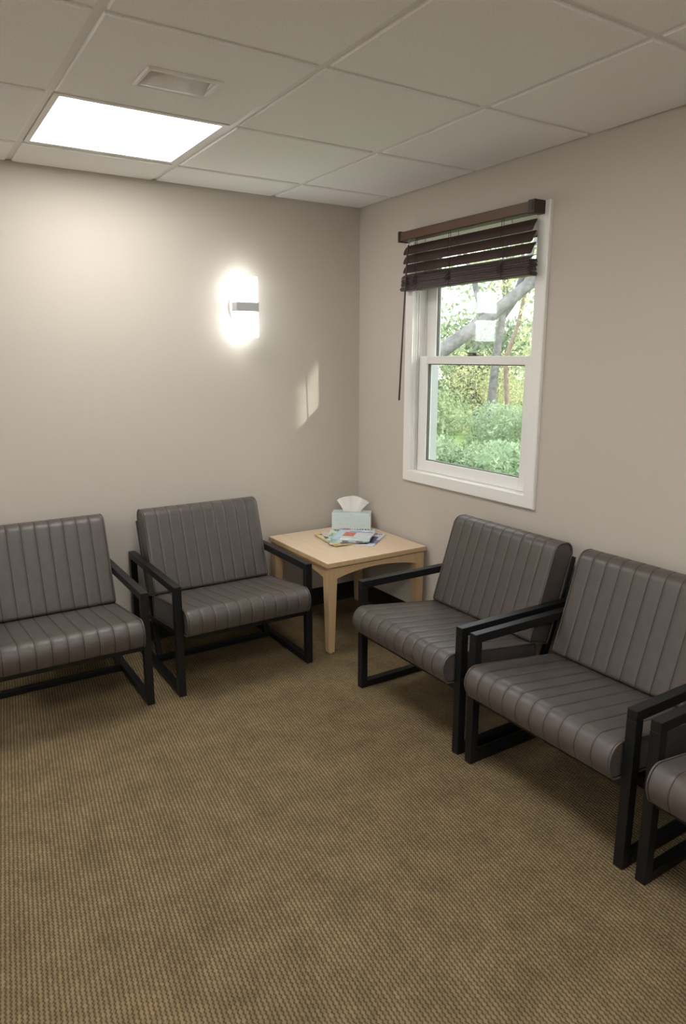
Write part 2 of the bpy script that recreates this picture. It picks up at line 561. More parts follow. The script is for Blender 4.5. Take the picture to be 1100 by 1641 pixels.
for lo, hi in (((XL, -0.012, ZB), (0, 0, ZB + .0016)), ((-0.012, YB, ZB), (0, -0.012, ZB + .0016)),
               ((XL, YB, ZB), (0, YB + .012, ZB + .0016)), ((XL, YB, ZB), (XL + .012, 0, ZB + .0016))):
    box('wall_angle', lo, hi, M['grid'], ceil)

# ------------------------------------------------------------------ ceiling light panels
def ceiling_light(i, j, label):
    x1, x0 = GX[i] - 0.0135, GX[i + 1] + 0.0135
    y1, y0 = GY[j] - 0.0135, GY[j + 1] + 0.0135
    cx, cy = (x0 + x1) / 2, (y0 + y1) / 2
    t = empty('ceiling_light', (cx, cy, ZB))
    tag(t, label, 'ceiling light')
    a, b = (x1 - x0) / 2, (y1 - y0) / 2
    bm = bmesh.new()
    fw = 0.020
    for lo, hi in (((-a, -b, -0.004), (a, -b + fw, 0.012)), ((-a, b - fw, -0.004), (a, b, 0.012)),
                   ((-a, -b + fw, -0.004), (-a + fw, b - fw, 0.012)), ((a - fw, -b + fw, -0.004), (a, b - fw, 0.012))):
        add_box(bm, lo, hi)
    mesh_obj('frame', bm, M['grid'], t)
    box('diffuser', (-a + fw, -b + fw, 0.002), (a - fw, b - fw, 0.006), M['panel'], t)
    box('housing', (-a + .005, -b + .005, 0.0125), (a - .005, b - .005, 0.09), M['grid'], t)
    return t
ceiling_light(2, 1, 'glowing square light panel set in the ceiling grid near the left wall')
ceiling_light(2, 4, 'added fill light shaped as a ceiling panel in front of the viewer, above the picture')
ceiling_light(2, 7, 'added fill light shaped as a ceiling panel behind the viewer near the window wall')
ceiling_light(6, 1, 'added fill light shaped as a ceiling panel beyond the left edge of the picture')
ceiling_light(6, 4, 'added fill light shaped as a ceiling panel left of the viewer by the side wall')
ceiling_light(6, 7, 'added fill light shaped as a ceiling panel in the far back corner behind the viewer')

# ------------------------------------------------------------------ ceiling vent
vt = empty('ceiling_vent', ((VX0 + VX1) / 2, (VY0 + VY1) / 2, H))
tag(vt, 'small white rectangular air vent in the ceiling tile beside the light panel', 'vent')
a, b = (VX1 - VX0) / 2, (VY1 - VY0) / 2
bm = bmesh.new()
fw = 0.015
prof = [(0.0, -0.0005), (0.004, -0.007), (fw - 0.003, -0.007), (fw, -0.003), (fw, 0.004)]
rings = []
for q, z in prof:
    rings.append([bm.verts.new(p) for p in ((-a + q, -b + q, z), (a - q, -b + q, z), (a - q, b - q, z), (-a + q, b - q, z))])
for r0, r1 in zip(rings, rings[1:]):
    for k in range(4):
        bm.faces.new((r0[k], r0[(k + 1) % 4], r1[(k + 1) % 4], r1[k]))
mesh_obj('frame', bm, M['vent'], vt)
ia, ib = a - fw - .0008, b - fw - .0008
n = 10
v, f = [], []
for k in range(n + 1):                     # curved baffle rising towards the viewer's side
    t = k / n
    y = ib - 2 * ib * t
    z = -0.004 + 0.028 * (t ** 1.4)
    v += [(-ia, y, z), (ia, y, z)]
for k in range(n):
    f.append((2 * k, 2 * k + 2, 2 * k + 3, 2 * k + 1))
bf = py_obj('baffle', v, f, M['vent'], vt, True)
sm = bf.modifiers.new('thick', 'SOLIDIFY'); sm.thickness = 0.002; sm.offset = -1
bm = bmesh.new()
add_box(bm, (-ia - .002, -ib - .002, 0.004), (-ia, ib + .002, 0.07)); add_box(bm, (ia, -ib - .002, 0.004), (ia + .002, ib + .002, 0.07))
add_box(bm, (-ia, -ib - .002, 0.004), (ia, -ib, 0.07)); add_box(bm, (-ia, ib, 0.004), (ia, ib + .002, 0.07))
add_box(bm, (-ia, -ib, 0.068), (ia, ib, 0.07))
mesh_obj('duct_collar', bm, M['vent'], vt)

# ================================================================== WINDOW
win = structure(empty('window_1', (0, (WY0 + WY1) / 2, WZ0)))
WC = Vector(win.location)
def wbox(name, lo, hi, m, parent=win, bevel=0.002, off=None):
    o_ = WC if parent is win else WC
    lo = [lo[k] - o_[k] for k in range(3)]; hi = [hi[k] - o_[k] for k in range(3)]
    return box(name, lo, hi, m, parent, bevel)
CT, CW = 0.018, 0.058
def casing(p, q):
    """Mitred casing board between outer corners p, q (y,z) and inner corners."""
    (o0, o1), (i0, i1) = p, q
    v = []
    for x in (0.0, -CT + 0.003):
        for c in (o0, o1, i1, i0): v.append((x - WC.x, c[0] - WC.y, c[1] - WC.z))
    # chamfered front
    def lerp(c, d, t): return (c[0] + (d[0] - c[0]) * t, c[1] + (d[1] - c[1]) * t)
    e = 0.004 / CW
    fr = [lerp(o0, i0, e), lerp(o1, i1, e), lerp(i1, o1, e), lerp(i0, o0, e)]
    for c in fr: v.append((-CT - WC.x, c[0] - WC.y, c[1] - WC.z))
    f = [(0, 1, 2, 3)]
    for r in (0, 4):
        for k in range(4):
            f.append((r + k, r + (k + 1) % 4, r + 4 + (k + 1) % 4, r + 4 + k))
    f.append((8, 9, 10, 11))
    o = py_obj('casing', v, f, M['white_trim'], win)
    return o
oy0, oy1, oz0, oz1 = WY0 - CW, WY1 + CW, WZ0 - CW, WZ1 + CW - 0.008
O = [(oy0, oz0), (oy1, oz0), (oy1, oz1), (oy0, oz1)]
I = [(WY0, WZ0), (WY1, WZ0), (WY1, WZ1), (WY0, WZ1)]
for k in range(4):
    casing((O[k], O[(k + 1) % 4]), (I[k], I[(k + 1) % 4]))
# jamb box lining the opening (with ribs of the balance tracks on the sides)
JD = 0.14
for ys, sg in ((WY1, -1), (WY0, 1)):
    bm = bmesh.new()
    def jb(x0, x1, d): add_box(bm, (x0 - WC.x, ys - WC.y, WZ0 - WC.z), (x1 - WC.x, ys + sg * d - WC.y, WZ1 - WC.z))
    jb(-0.004, JD, 0.004)
    for x0, x1, d in ((0.004, 0.007, 0.010), (0.012, 0.015, 0.008), (0.020, 0.023, 0.011), (0.064, 0.068, 0.012), (0.086, 0.089, 0.008), (0.104, 0.110, 0.014)):
        jb(x0, x1, d)
    mesh_obj('jamb', bm, M['vinyl'], win)
wbox('head_jamb', (-0.004, WY0 + .004, WZ1 - 0.006), (JD, WY1 - .004, WZ1), M['vinyl'], bevel=0)
wbox('sill', (0.0, WY0 + .004, WZ0 - 0.004), (JD + 0.03, WY1 - .004, WZ0 + 0.0005), M['vinyl'], bevel=0)
def sash(name, x0, x1, z0, z1, stile, rail_b, rail_t):
    y0, y1 = WY0 + 0.006, WY1 - 0.006
    s = empty(name, (x0 - WC.x, 0, z0 - WC.z)); s.parent = win
    O_ = Vector((x0, WC.y, z0))
    def sb(nm, lo, hi, m, bev=0.002):
        return box(nm, [lo[k] - O_[k] for k in range(3)], [hi[k] - O_[k] for k in range(3)], m, s, bev)
    sb('stile', (x0, y0, z0), (x1, y0 + stile, z1), M['vinyl'])
    sb('stile', (x0, y1 - stile, z0), (x1, y1, z1), M['vinyl'])
    sb('rail', (x0, y0 + stile, z0), (x1, y1 - stile, z0 + rail_b), M['vinyl'])
    sb('rail', (x0, y0 + stile, z1 - rail_t), (x1, y1 - stile, z1), M['vinyl'])
    gy0, gy1, gz0, gz1 = y0 + stile, y1 - stile, z0 + rail_b, z1 - rail_t
    bm = bmesh.new()
    xm = (x0 + x1) / 2
    for lo, hi in (((xm - .008, gy0, gz0), (xm + .008, gy0 + .004, gz1)), ((xm - .008, gy1 - .004, gz0), (xm + .008, gy1, gz1)),
                   ((xm - .008, gy0, gz0), (xm + .008, gy1, gz0 + .004)), ((xm - .008, gy0, gz1 - .004), (xm + .008, gy1, gz1))):
        add_box(bm, [lo[k] - O_[k] for k in range(3)], [hi[k] - O_[k] for k in range(3)])
    mesh_obj('glazing_gasket', bm, M['gasket'], s)
    sb('glass_pane', (xm - .002, gy0 + .003, gz0 + .003), (xm + .002, gy1 - .003, gz1 - .003), M['glass'], 0)
    return s
sash('lower_sash', 0.028, 0.060, WZ0 + 0.001, 1.436, 0.067, 0.057, 0.038)
wbox('screen_track', (0.068, WY1 - 0.030, WZ0 + .001), (JD, WY1 - 0.014, 1.396), M['track'])
sash('upper_sash', 0.070, 0.102, 1.398, WZ1 - 0.006, 0.077, 0.034, 0.05)
# cam lock on the meeting rail
lk = empty('sash_lock', (0.045 - WC.x, -0.905 - WC.y, 1.4362 - WC.z)); lk.parent = win
box('lock_base', (-.011, -.035, 0), (.011, .035, .005), M['bronze'], lk, .0015)
bar('lock_lever', (0.0, -0.005, 0.011), (-0.002, 0.045, 0.013), 0.010, 0.006, M['bronze'], lk, up=(1, 0, 0), bevel=0.0015)
tube('lock_hub', [(0, 0, .004), (0, 0, .016)], .010, M['bronze'], lk, 12)

# ------------------------------------------------------------------ blind
bl = empty('window_blind', (-0.05, -0.9, 1.99))
tag(bl, 'half-raised dark brown slatted blind mounted over the white window', 'blind')
BO = Vector(bl.location)
def bbox(name, lo, hi, m, parent=bl, bevel=0.001):
    return box(name, [lo[k] - BO[k] for k in range(3)], [hi[k] - BO[k] for k in range(3)], m, parent, bevel)
HY0, HY1 = -1.340, -0.462
# U shaped steel headrail
bm = bmesh.new()
def hb(lo, hi): add_box(bm, [lo[k] - BO[k] for k in range(3)], [hi[k] - BO[k] for k in range(3)])
hb((-0.078, HY0, 1.988), (-0.0765, HY1, 2.029)); hb((-0.022, HY0, 1.988), (-0.0205, HY1, 2.029)); hb((-0.078, HY0, 1.988), (-0.0205, HY1, 1.9895))
hb((-0.078, HY0, 2.0275), (-0.071, HY1, 2.029))
head = mesh_obj('headrail', bm, M['head'], bl)
for y0, y1 in ((HY0 - 0.004, HY0 + 0.030), (HY1 - 0.012, HY1 + 0.003)):
    bbox('end_bracket', (-0.081, y0, 1.984), (-0.0185, y1, 2.034), M['head_dark'])
# black plate painting the shade inside the end bracket's open slot
bbox('bracket_slot_shade', (-0.0815, HY0 + 0.000, 1.992), (-0.0807, HY0 + 0.010, 2.026), M['slot'], bevel=0)
# slats: crowned cross-section
SY0, SY1 = -1.325, -0.480
def slat_mesh(name, tilt, wdt=0.053, crown=0.0045, th=0.0026):
    n = 8
    v, f = [], []
    yy = []
    R = 0.008
    for y in (SY0, SY0 + 0.002, SY0 + 0.006, SY1 - 0.006, SY1 - 0.002, SY1):
        yy.append(y)
    ins = [0.007, 0.003, 0.0, 0.0, 0.003, 0.007]
    for y, e in zip(yy, ins):
        top, bot = [], []
        for k in range(n + 1):
            s = -1 + 2 * k / n
            q = s * (wdt / 2 - e)
            z = crown * (1 - (q / (wdt / 2)) ** 2) - crown / 2
            top.append((q, z + th / 2)); bot.append((q, z - th / 2))
        ring = top + bot[::-1]
        for q, z in ring:
            c, s_ = math.cos(tilt), math.sin(tilt)
            v.append((q * c - z * s_, y - BO.y, q * s_ + z * c))
    m = 2 * (n + 1)
    for r in range(len(yy) - 1):
        for k in range(m):
            f.append((r * m + k, (r + 1) * m + k, (r + 1) * m + (k + 1) % m, r * m + (k + 1) % m))
    f.append(tuple(range(m))); f.append(tuple(range((len(yy)) * m - 1, (len(yy) - 1) * m - 1, -1)))
    return py_obj(name, v, f, M['slat'], bl, False)
tilted = None
for k, (z, tl) in enumerate(((1.947, 58), (1.904, 58), (1.860, 57), (1.826, 26))):
    if k == 0 or tl != 58:
        o = slat_mesh('slat', math.radians(tl)); first = o if k == 0 else None
        if k == 0: tilted = o
    else:
        o = inst(tilted, 'slat', bl)
    o.location = (0, 0, z - BO.z)
flat = None
NST = 11
for k in range(NST):                       # gathered stack, a little uneven
    z = 1.774 + 0.0039 * k
    if flat is None: flat = o = slat_mesh('slat', math.radians(3))
    else: o = inst(flat, 'slat', bl)
    o.location = (random.uniform(-.002, .002), random.uniform(-.003, .003), z - BO.z)
    o.rotation_euler = (0, random.uniform(-.05, .05), random.uniform(-.002, .002))
bm = bmesh.new()
add_box(bm, (-0.0275, SY0 - BO.y - .004, 1.752 - BO.z), (0.0275, SY1 - BO.y + .008, 1.769 - BO.z))
bmesh.ops.bevel(bm, geom=bm.edges[:], offset=0.005, segments=3, affect='EDGES')
mesh_obj('bottom_rail', bm, M['slat'], bl)
for y in (-0.60, -0.84, -1.17):
    for x in (-0.0285, 0.0285):
        tube('ladder_cord', [(x, y - BO.y, 1.989 - BO.z), (x * 1.05, y - BO.y + .003, 1.88 - BO.z), (x, y - BO.y, 1.80 - BO.z), (x * 1.08, y - BO.y - .006, 1.768 - BO.z), (x, y - BO.y - .002, 1.752 - BO.z)], 0.0011, M['cord'], bl, 6)
    tube('lift_cord', [(-0.030, y - BO.y - .012, 1.989 - BO.z), (-0.031, y - BO.y - .015, 1.90 - BO.z), (-0.031, y - BO.y - .010, 1.81 - BO.z)], 0.0010, M['cord'], bl, 6)
    # slack ladder loops bunched in front of the stack
    for q in range(4):
        z0 = 1.812 - q * 0.010 - BO.z
        yo = y - BO.y + random.uniform(-.006, .006)
        tube('slack_loop', [(-0.026, yo - .012, z0), (-0.037, yo - .006, z0 - .010), (-0.040, yo + .004, z0 - .014), (-0.035, yo + .012, z0 - .009), (-0.026, yo + .014, z0 + .001)], 0.0012, M['cord'], bl, 6)
    bm = bmesh.new()
    add_box(bm, (-0.012, y - BO.y - .009, 1.7495 - BO.z), (0.012, y - BO.y + .009, 1.7522 - BO.z))
    mesh_obj('rail_plug', bm, M['head_dark'], bl)
wand = tube('tilt_wand', [(-0.034, -0.549 - BO.y, 1.962 - BO.z), (-0.035, -0.545 - BO.y, 1.94 - BO.z), (-0.036, -0.522 - BO.y, 1.6 - BO.z), (-0.036, -0.498 - BO.y, 1.215 - BO.z)], [0.0035, 0.0042, 0.0042, 0.0045], M['slat'], bl, 8)
tube('wand_hook', [(-0.034, -0.549 - BO.y, 1.960 - BO.z), (-0.033, -0.551 - BO.y, 1.978 - BO.z), (-0.026, -0.551 - BO.y, 1.989 - BO.z)], 0.0018, M['nickel'], bl, 8)

# ================================================================== WALL SCONCE
def wall_sconce():
    sc = empty('wall_sconce')
    v, f = [], []
    n = 32
    prof = [(0.0, 0.062, 0.085), (-0.008, 0.062, 0.085), (-0.013, 0.057, 0.079), (-0.016, 0.040, 0.056)]
    for y, rx, rz in prof:
        for k in range(n):
            t = 2 * PI * k / n
            v.append((rx * math.cos(t), y - 0.0005, rz * math.sin(t)))
    for r in range(len(prof) - 1):
        for k in range(n):
            f.append((r * n + k, r * n + (k + 1) % n, (r + 1) * n + (k + 1) % n, (r + 1) * n + k))
    f.append(tuple(range((len(prof) - 1) * n, len(prof) * n))); f.append(tuple(range(n - 1, -1, -1)))
    py_obj('backplate', v, f, M['nickel'], sc)
    box('arm', (-0.018, -0.044, -0.014), (0.018, -0.015, 0.014), M['nickel'], sc, 0.002)
    def shade(z0, z1):
        loop = round_poly([(-0.0625, -0.040), (0.0625, -0.040), (0.0625, -0.098), (-0.0625, -0.098)], [0.008, 0.008, 0.016, 0.016], 5)
        n = len(loop)
        lo2 = offset_loop(loop, 0.004)
        v, f = [], []
        for lp, z in ((lo2, z0), (loop, z0 + .004), (loop, z1 - .004), (lo2, z1)):
            v += [(x, y, z) for x, y in lp]
        for r in range(3):
            for k in range(n):
                f.append((r * n + k, r * n + (k + 1) % n, (r + 1) * n + (k + 1) % n, (r + 1) * n + k))
        f.append(tuple(range(n))); f.append(tuple(range(4 * n - 1, 3 * n - 1, -1)))
        return py_obj('glass_shade', v, f, M['shade'], sc)
    shade(0.0225, 0.146)
    shade(-0.148, -0.0225)
    box('metal_band', (-0.0615, -0.1005, -0.022), (0.0615, -0.042, 0.022), M['nickel'], sc, 0.003)
    return sc

def copy_tree(o, parent=None):
    c = o.copy(); COL.objects.link(c); c.parent = parent
    for ch in list(o.children): copy_tree(ch, c)
    return c
sc0 = wall_sconce()
SPOTS = [((-0.735, 0.0, 1.676), 0.0, 'lit wall sconce with two white glass blocks left of the room corner'),
         ((-3.40, 0.0, 1.676), 0.0, 'added fill light shaped as a sconce further left on the same wall, outside the picture'),  # this and the following sconces are unseen, added as fill
         ((XL, -2.0, 1.676), PI / 2, 'added fill light shaped as a sconce on the side wall outside the picture'),
         ((XL, -4.0, 1.676), PI / 2, 'added fill light shaped as a sconce on the side wall near the back, outside the picture'),
         ((-3.2, YB, 1.676), PI, 'added fill light shaped as a sconce on the back wall behind the viewer to the left'),
         ((-1.2, YB, 1.676), PI, 'added fill light shaped as a sconce on the back wall behind the viewer to the right')]
for i, (loc, rz, lab) in enumerate(SPOTS):
    o = sc0 if i == 0 else copy_tree(sc0)
    o.location = loc; o.rotation_euler = (0, 0, rz)
    tag(o, lab, 'wall light', 'wall sconces')

# ================================================================== CHAIRS
CWD, TB = 0.662, 0.032         # overall width and tube size
IW = CWD / 2 - TB              # inner half width
seat_prof = round_poly([(0.236, 0.333), (0.706, 0.394), (0.722, 0.330), (0.700, 0.278), (0.236, 0.222)],
                       [0.020, 0.048, 0.060, 0.024, 0.018], 7)
back_prof = round_poly([(0.281, 0.343), (0.158, 0.722), (0.070, 0.722), (0.060, 0.672), (0.174, 0.310)],
                       [0.016, 0.045, 0.045, 0.045, 0.016], 7)
seat_prof = densify(seat_prof, 0.07)
back_prof = densify(back_prof, 0.07)

def cushion(name, prof, parent):
    """Box cushion: core with side panels, ten sewn channels and piping at both ends."""
    hw = 0.293
    core = offset_loop(prof, 0.0055)
    n = len(core)
    v, f = [], []
    sides = [(-hw + .001, 0.003), (-hw + .004, 0.0), (hw - .004, 0.0), (hw - .001, 0.003)]
    for x, e in sides:
        for q, z in offset_loop(core, e): v.append((x, -q, z))
    for r in range(3):
        for k in range(n):
            f.append((r * n + k, r * n + (k + 1) % n, (r + 1) * n + (k + 1) % n, (r + 1) * n + k))
    f.append(tuple(range(n - 1, -1, -1))); f.append(tuple(range(3 * n, 4 * n)))
    c = py_obj(name, v, f, M['leather'], parent)
    bmx = bmesh.new(); bmx.from_mesh(c.data); bmesh.ops.recalc_face_normals(bmx, faces=bmx.faces[:]); bmx.to_mesh(c.data); bmx.free()
    # channel mesh shared by all ten
    cw = 2 * (hw - 0.004) / 10
    cols = [(-0.5, 0.0036), (-0.488, 0.0012), (-0.46, 0.0003), (-0.25, 0.0), (0.25, 0.0), (0.46, 0.0003), (0.488, 0.0012), (0.5, 0.0036)]
    v, f = [], []
    n = len(prof)
    for s, e in cols:
        for q, z in offset_loop(prof, e): v.append((s * cw, -q, z))
    for r in range(len(cols) - 1):
        for k in range(n):
            f.append((r * n + k, (r + 1) * n + k, (r + 1) * n + (k + 1) % n, r * n + (k + 1) % n))
    me = bpy.data.meshes.new('channel'); me.from_pydata(v, [], f); me.materials.append(M['leather'])
    bmx = bmesh.new(); bmx.from_mesh(me); bmesh.ops.recalc_face_normals(bmx, faces=bmx.faces[:]); bmx.to_mesh(me); bmx.free()
    for p in me.polygons: p.use_smooth = True
    for k in range(10):
        o = bpy.data.objects.new('channel', me); COL.objects.link(o); o.parent = c
        o.location = ((k - 4.5) * cw, 0, 0)
    # dark stitched seams lying in the grooves
    sv, sf = [], []
    lp = offset_loop(prof, 0.0004)
    for dx in (-0.0016, 0.0016):
        for q, z in lp: sv.append((dx, -q, z))
    n = len(lp)
    for k in range(n): sf.append((k, (k + 1) % n, n + (k + 1) % n, n + k))
    sme = bpy.data.meshes.new('seam'); sme.from_pydata(sv, [], sf); sme.materials.append(M['leather_dark'])
    for k in range(9):
        o = bpy.data.objects.new('seam', sme); COL.objects.link(o); o.parent = c
        o.location = ((k - 4) * cw, 0, 0)
    pl = offset_loop(prof, 0.002)
    for x in (-hw, hw):
        tube('piping', [(x, -q, z) for q, z in pl], 0.0032, M['leather'], c, 6, closed=True)
    return c

def make_chair():
    t = empty('waiting_room_chair')
    D = 0.668
    h = 0.495
    for s in (-1, 1):
        x = s * (CWD / 2 - TB / 2)
        bar('front_leg', (x, -D + TB / 2, 0.0005), (x, -D + TB / 2, h - TB), TB, TB, M['metal'], t)
        bar('back_leg', (x, -TB / 2, 0.0005), (x, -TB / 2, h - TB), TB, TB, M['metal'], t)
        bar('armrest', (x, -D, h - TB / 2), (x, 0, h - TB / 2), TB, TB, M['metal'], t)
        bar('floor_rail', (x, -D + TB, 0.0165), (x, -TB, 0.0165), TB, TB - .002, M['metal'], t)
        xi = s * (IW - 0.014)
        bar('back_post', (xi, -0.262, 0.030), (xi, -0.050, 0.655), 0.025, 0.020, M['metal'], t)
        bar('seat_side_rail', (xi, -0.178, 0.203), (xi, -0.655, 0.2605), 0.025, 0.022, M['metal'], t)
    bar('cross_bar', (-IW, -0.262, 0.017), (IW, -0.262, 0.017), 0.026, 0.026, M['metal'], t, up=(0, 0, 1))
    bar('seat_front_rail', (-IW, -0.648, 0.261), (IW, -0.648, 0.261), 0.028, 0.028, M['metal'], t, up=(0, 0, 1))
    bar('seat_rear_rail', (-IW, -0.225, 0.195), (IW, -0.225, 0.195), 0.024, 0.024, M['metal'], t, up=(0, 0, 1))
    bar('back_crossbar', (-IW + .027, -0.068, 0.600), (IW - .027, -0.068, 0.600), 0.024, 0.016, M['metal'], t, up=(0, 0, 1))
    cushion('seat', seat_prof, t)
    cushion('backrest', back_prof, t)
    return t

proto = make_chair()
GR = 'matching grey leather waiting room chairs'
spots = [
    ((-1.0545, -0.0275), 0.0, 'grey leather chair with black metal arms left of the wooden corner table'),
    ((-1.8235, -0.0275), 0.0, 'grey leather chair cut off by the left edge of the picture'),
    ((-0.010, -1.3445), -PI / 2, 'grey leather chair under the window beside the wooden table'),
    ((-0.010, -2.0455), -PI / 2, 'middle grey leather chair of the three along the window wall'),
    ((-0.010, -2.7475), -PI / 2, 'grey leather chair at the lower right edge, mostly cut off'),
]
for i, ((x, y), rz, lab) in enumerate(spots):
    c = proto if i == 0 else copy_tree(proto)
    c.location = (x, y, 0); c.rotation_euler = (0, 0, rz)
    tag(c, lab, 'chair', GR)

# ================================================================== CORNER TABLE
TX0, TX1, TY0, TY1, TZ = -0.624, -0.024, -0.672, -0.048, 0.471
tb = empty('corner_table', ((TX0 + TX1) / 2, (TY0 + TY1) / 2, 0))
tag(tb, 'square light maple side table with arched aprons in the room corner', 'table')
ta, td = (TX1 - TX0) / 2, (TY1 - TY0) / 2
box('table_top', (-ta, -td, TZ - 0.024), (ta, td, TZ), M['maple_top'], tb, 0.003, 2)
e_in = 0.0035
bm = bmesh.new()
ea, ed = ta + 0.0004, td + 0.0004
for lo, hi in (((-ea, -ed, TZ - .0235), (ea, -ed + .004, TZ - .0022)), ((-ea, ed - .004, TZ - .0235), (ea, ed, TZ - .0022)),
               ((-ea, -ed + .004, TZ - .0235), (-ea + .004, ed - .004, TZ - .0022)), ((ea - .004, -ed + .004, TZ - .0235), (ea, ed - .004, TZ - .0022))):
    add_box(bm, lo, hi)
mesh_obj('edge_band', bm, M['maple'], tb)
box('reveal', (-ta + .014, -td + .014, TZ - 0.030), (ta - .014, td - .014, TZ - 0.0242), M['shadowgap'], tb)
LW, LB, zt = 0.052, 0.034, TZ - 0.0302
for sx in (-1, 1):
    for sy in (-1, 1):
        ox, oy = sx * (ta - 0.007), sy * (td - 0.007)
        v = []
        # straight block down to the arch spring line, then tapered from the inner faces
        for z, w in ((zt, LW), (0.385, LW), (0.008, LB)):
            inset = 0.0 if z > 0.1 else 0.004
            x0, y0 = ox - sx * inset, oy - sy * inset
            for a_, b_ in ((0, 0), (1, 0), (1, 1), (0, 1)):
                v.append((x0 - sx * w * a_, y0 - sy * w * b_, z))
        f = [(0, 1, 2, 3), (11, 10, 9, 8)]
        for r in range(2):
            for k in range(4): f.append((r * 4 + k, r * 4 + 4 + k, r * 4 + 4 + (k + 1) % 4, r * 4 + (k + 1) % 4))
        lg = py_obj('leg', v, f, M['maple'], tb)
        bmx = bmesh.new(); bmx.from_mesh(lg.data); bmesh.ops.recalc_face_normals(bmx, faces=bmx.faces[:])
        bmesh.ops.bevel(bmx, geom=[e for e in bmx.edges if abs((e.verts[0].co - e.verts[1].co).z) > .01], offset=.0025, segments=2, affect='EDGES')
        bmx.to_mesh(lg.data); bmx.free()
        gx, gy = ox - sx * (0.004 + LB / 2), oy - sy * (0.004 + LB / 2)
        tube('glide', [(gx, gy, 0.0005), (gx, gy, 0.008)], 0.011, M['glide'], lg, 12)
def apron(p, q, nrm):
    """Arched apron board between two leg inner faces."""
    p, q = Vector(p), Vector(q)
    nn = 16
    v, f = [], []
    for k in range(nn + 1):
        t = k / nn
        c = p.lerp(q, t)
        zb = 0.385 + 0.030 * math.sin(PI * t) ** 0.8
        for off in (0, -0.020):
            w = c + Vector(nrm) * off
            v += [(w.x, w.y, zt), (w.x, w.y, zb)]
    for k in range(nn):
        a_ = k * 4; b_ = a_ + 4
        f += [(a_, a_ + 1, b_ + 1, b_), (a_ + 2, b_ + 2, b_ + 3, a_ + 3), (a_ + 1, a_ + 3, b_ + 3, b_ + 1), (a_, b_, b_ + 2, a_ + 2)]
    f += [(0, 2, 3, 1), (nn * 4, nn * 4 + 1, nn * 4 + 3, nn * 4 + 2)]
    o = py_obj('apron', v, f, M['maple'], tb)
    bmx = bmesh.new(); bmx.from_mesh(o.data); bmesh.ops.recalc_face_normals(bmx, faces=bmx.faces[:]); bmx.to_mesh(o.data); bmx.free()
la, ld = ta - 0.007, td - 0.007
apron((-la + LW, -ld + .003, 0), (la - LW, -ld + .003, 0), (0, -1, 0))
apron((-la + LW, ld - .003, 0), (la - LW, ld - .003, 0), (0, 1, 0))
apron((-la + .003, -ld + LW, 0), (-la + .003, ld - LW, 0), (-1, 0, 0))
apron((la - .003, -ld + LW, 0), (la - .003, ld - LW, 0), (1, 0, 0))

# ------------------------------------------------------------------ tissue box
ang = math.atan2(-0.135, 0.172)
tbx = empty('tissue_box', (-0.125, -0.118, TZ + 0.0004), ang)
tag(tbx, 'pale aqua patterned tissue box with a white tissue standing up', 'tissue box')
BW, BD, BH = 0.222, 0.098, 0.092
bm = bmesh.new()
# carton with an oval opening in the top
n = 24
oval = [(0.062 * math.cos(2 * PI * k / n), 0.020 * math.sin(2 * PI * k / n)) for k in range(n)]
c8 = [(-BW / 2, -BD / 2), (BW / 2, -BD / 2), (BW / 2, BD / 2), (-BW / 2, BD / 2)]
vb = [bm.verts.new((x, y, 0)) for x, y in c8]; vtp = [bm.verts.new((x, y, BH)) for x, y in c8]
vo = [bm.verts.new((x, y, BH)) for x, y in oval]; vi = [bm.verts.new((x, y, BH - 0.012)) for x, y in oval]
bm.faces.new(vb[::-1])
for k in range(4): bm.faces.new((vb[k], vb[(k + 1) % 4], vtp[(k + 1) % 4], vtp[k]))
def corner_of(k):
    x, y = oval[k]
    return (1 if x < 0 and y < 0 else 0)
quad = [2, 3, 0, 1]
for k in range(n):
    k2 = (k + 1) % n
    q = quad[(k * 4) // n]
    bm.faces.new((vo[k], vtp[q], vo[k2]))
    bm.faces.new((vo[k], vo[k2], vi[k2], vi[k]))
    if ((k2 * 4) // n) != ((k * 4) // n):
        bm.faces.new((vo[k2], vtp[q], vtp[quad[(k2 * 4) // n]]))
bm.faces.new(vi)
bmesh.ops.recalc_face_normals(bm, faces=bm.faces[:])
mesh_obj('carton', bm, M['tissuebox'], tbx)
nu, nv = 28, 14
v, f = [], []
for j in range(nv + 1):
    t = j / nv
    for i in range(nu + 1):
        s = -1 + 2 * i / nu
        half = 0.050 + 0.046 * t ** 1.3
        hgt = (0.092 - 0.030 * abs(s) ** 2.4 - 0.010 * max(0, s)) * t
        x = s * half + 0.006 * t
        fold = 0.007 * t * math.sin(s * 6.0 + 0.6) + 0.0025 * t * math.sin(s * 15 + 2) + 0.014 * t * t * (s * s - .3)
        v.append((x, fold + 0.004, BH - 0.010 + 0.010 * (1 if j else 0) + hgt))
for j in range(nv):
    for i in range(nu):
        a_ = j * (nu + 1) + i
        f.append((a_, a_ + 1, a_ + nu + 2, a_ + nu + 1))
ts = py_obj('tissue', v, f, M['tissue'], tbx, True)
so = ts.modifiers.new('thick', 'SOLIDIFY'); so.thickness = 0.0008

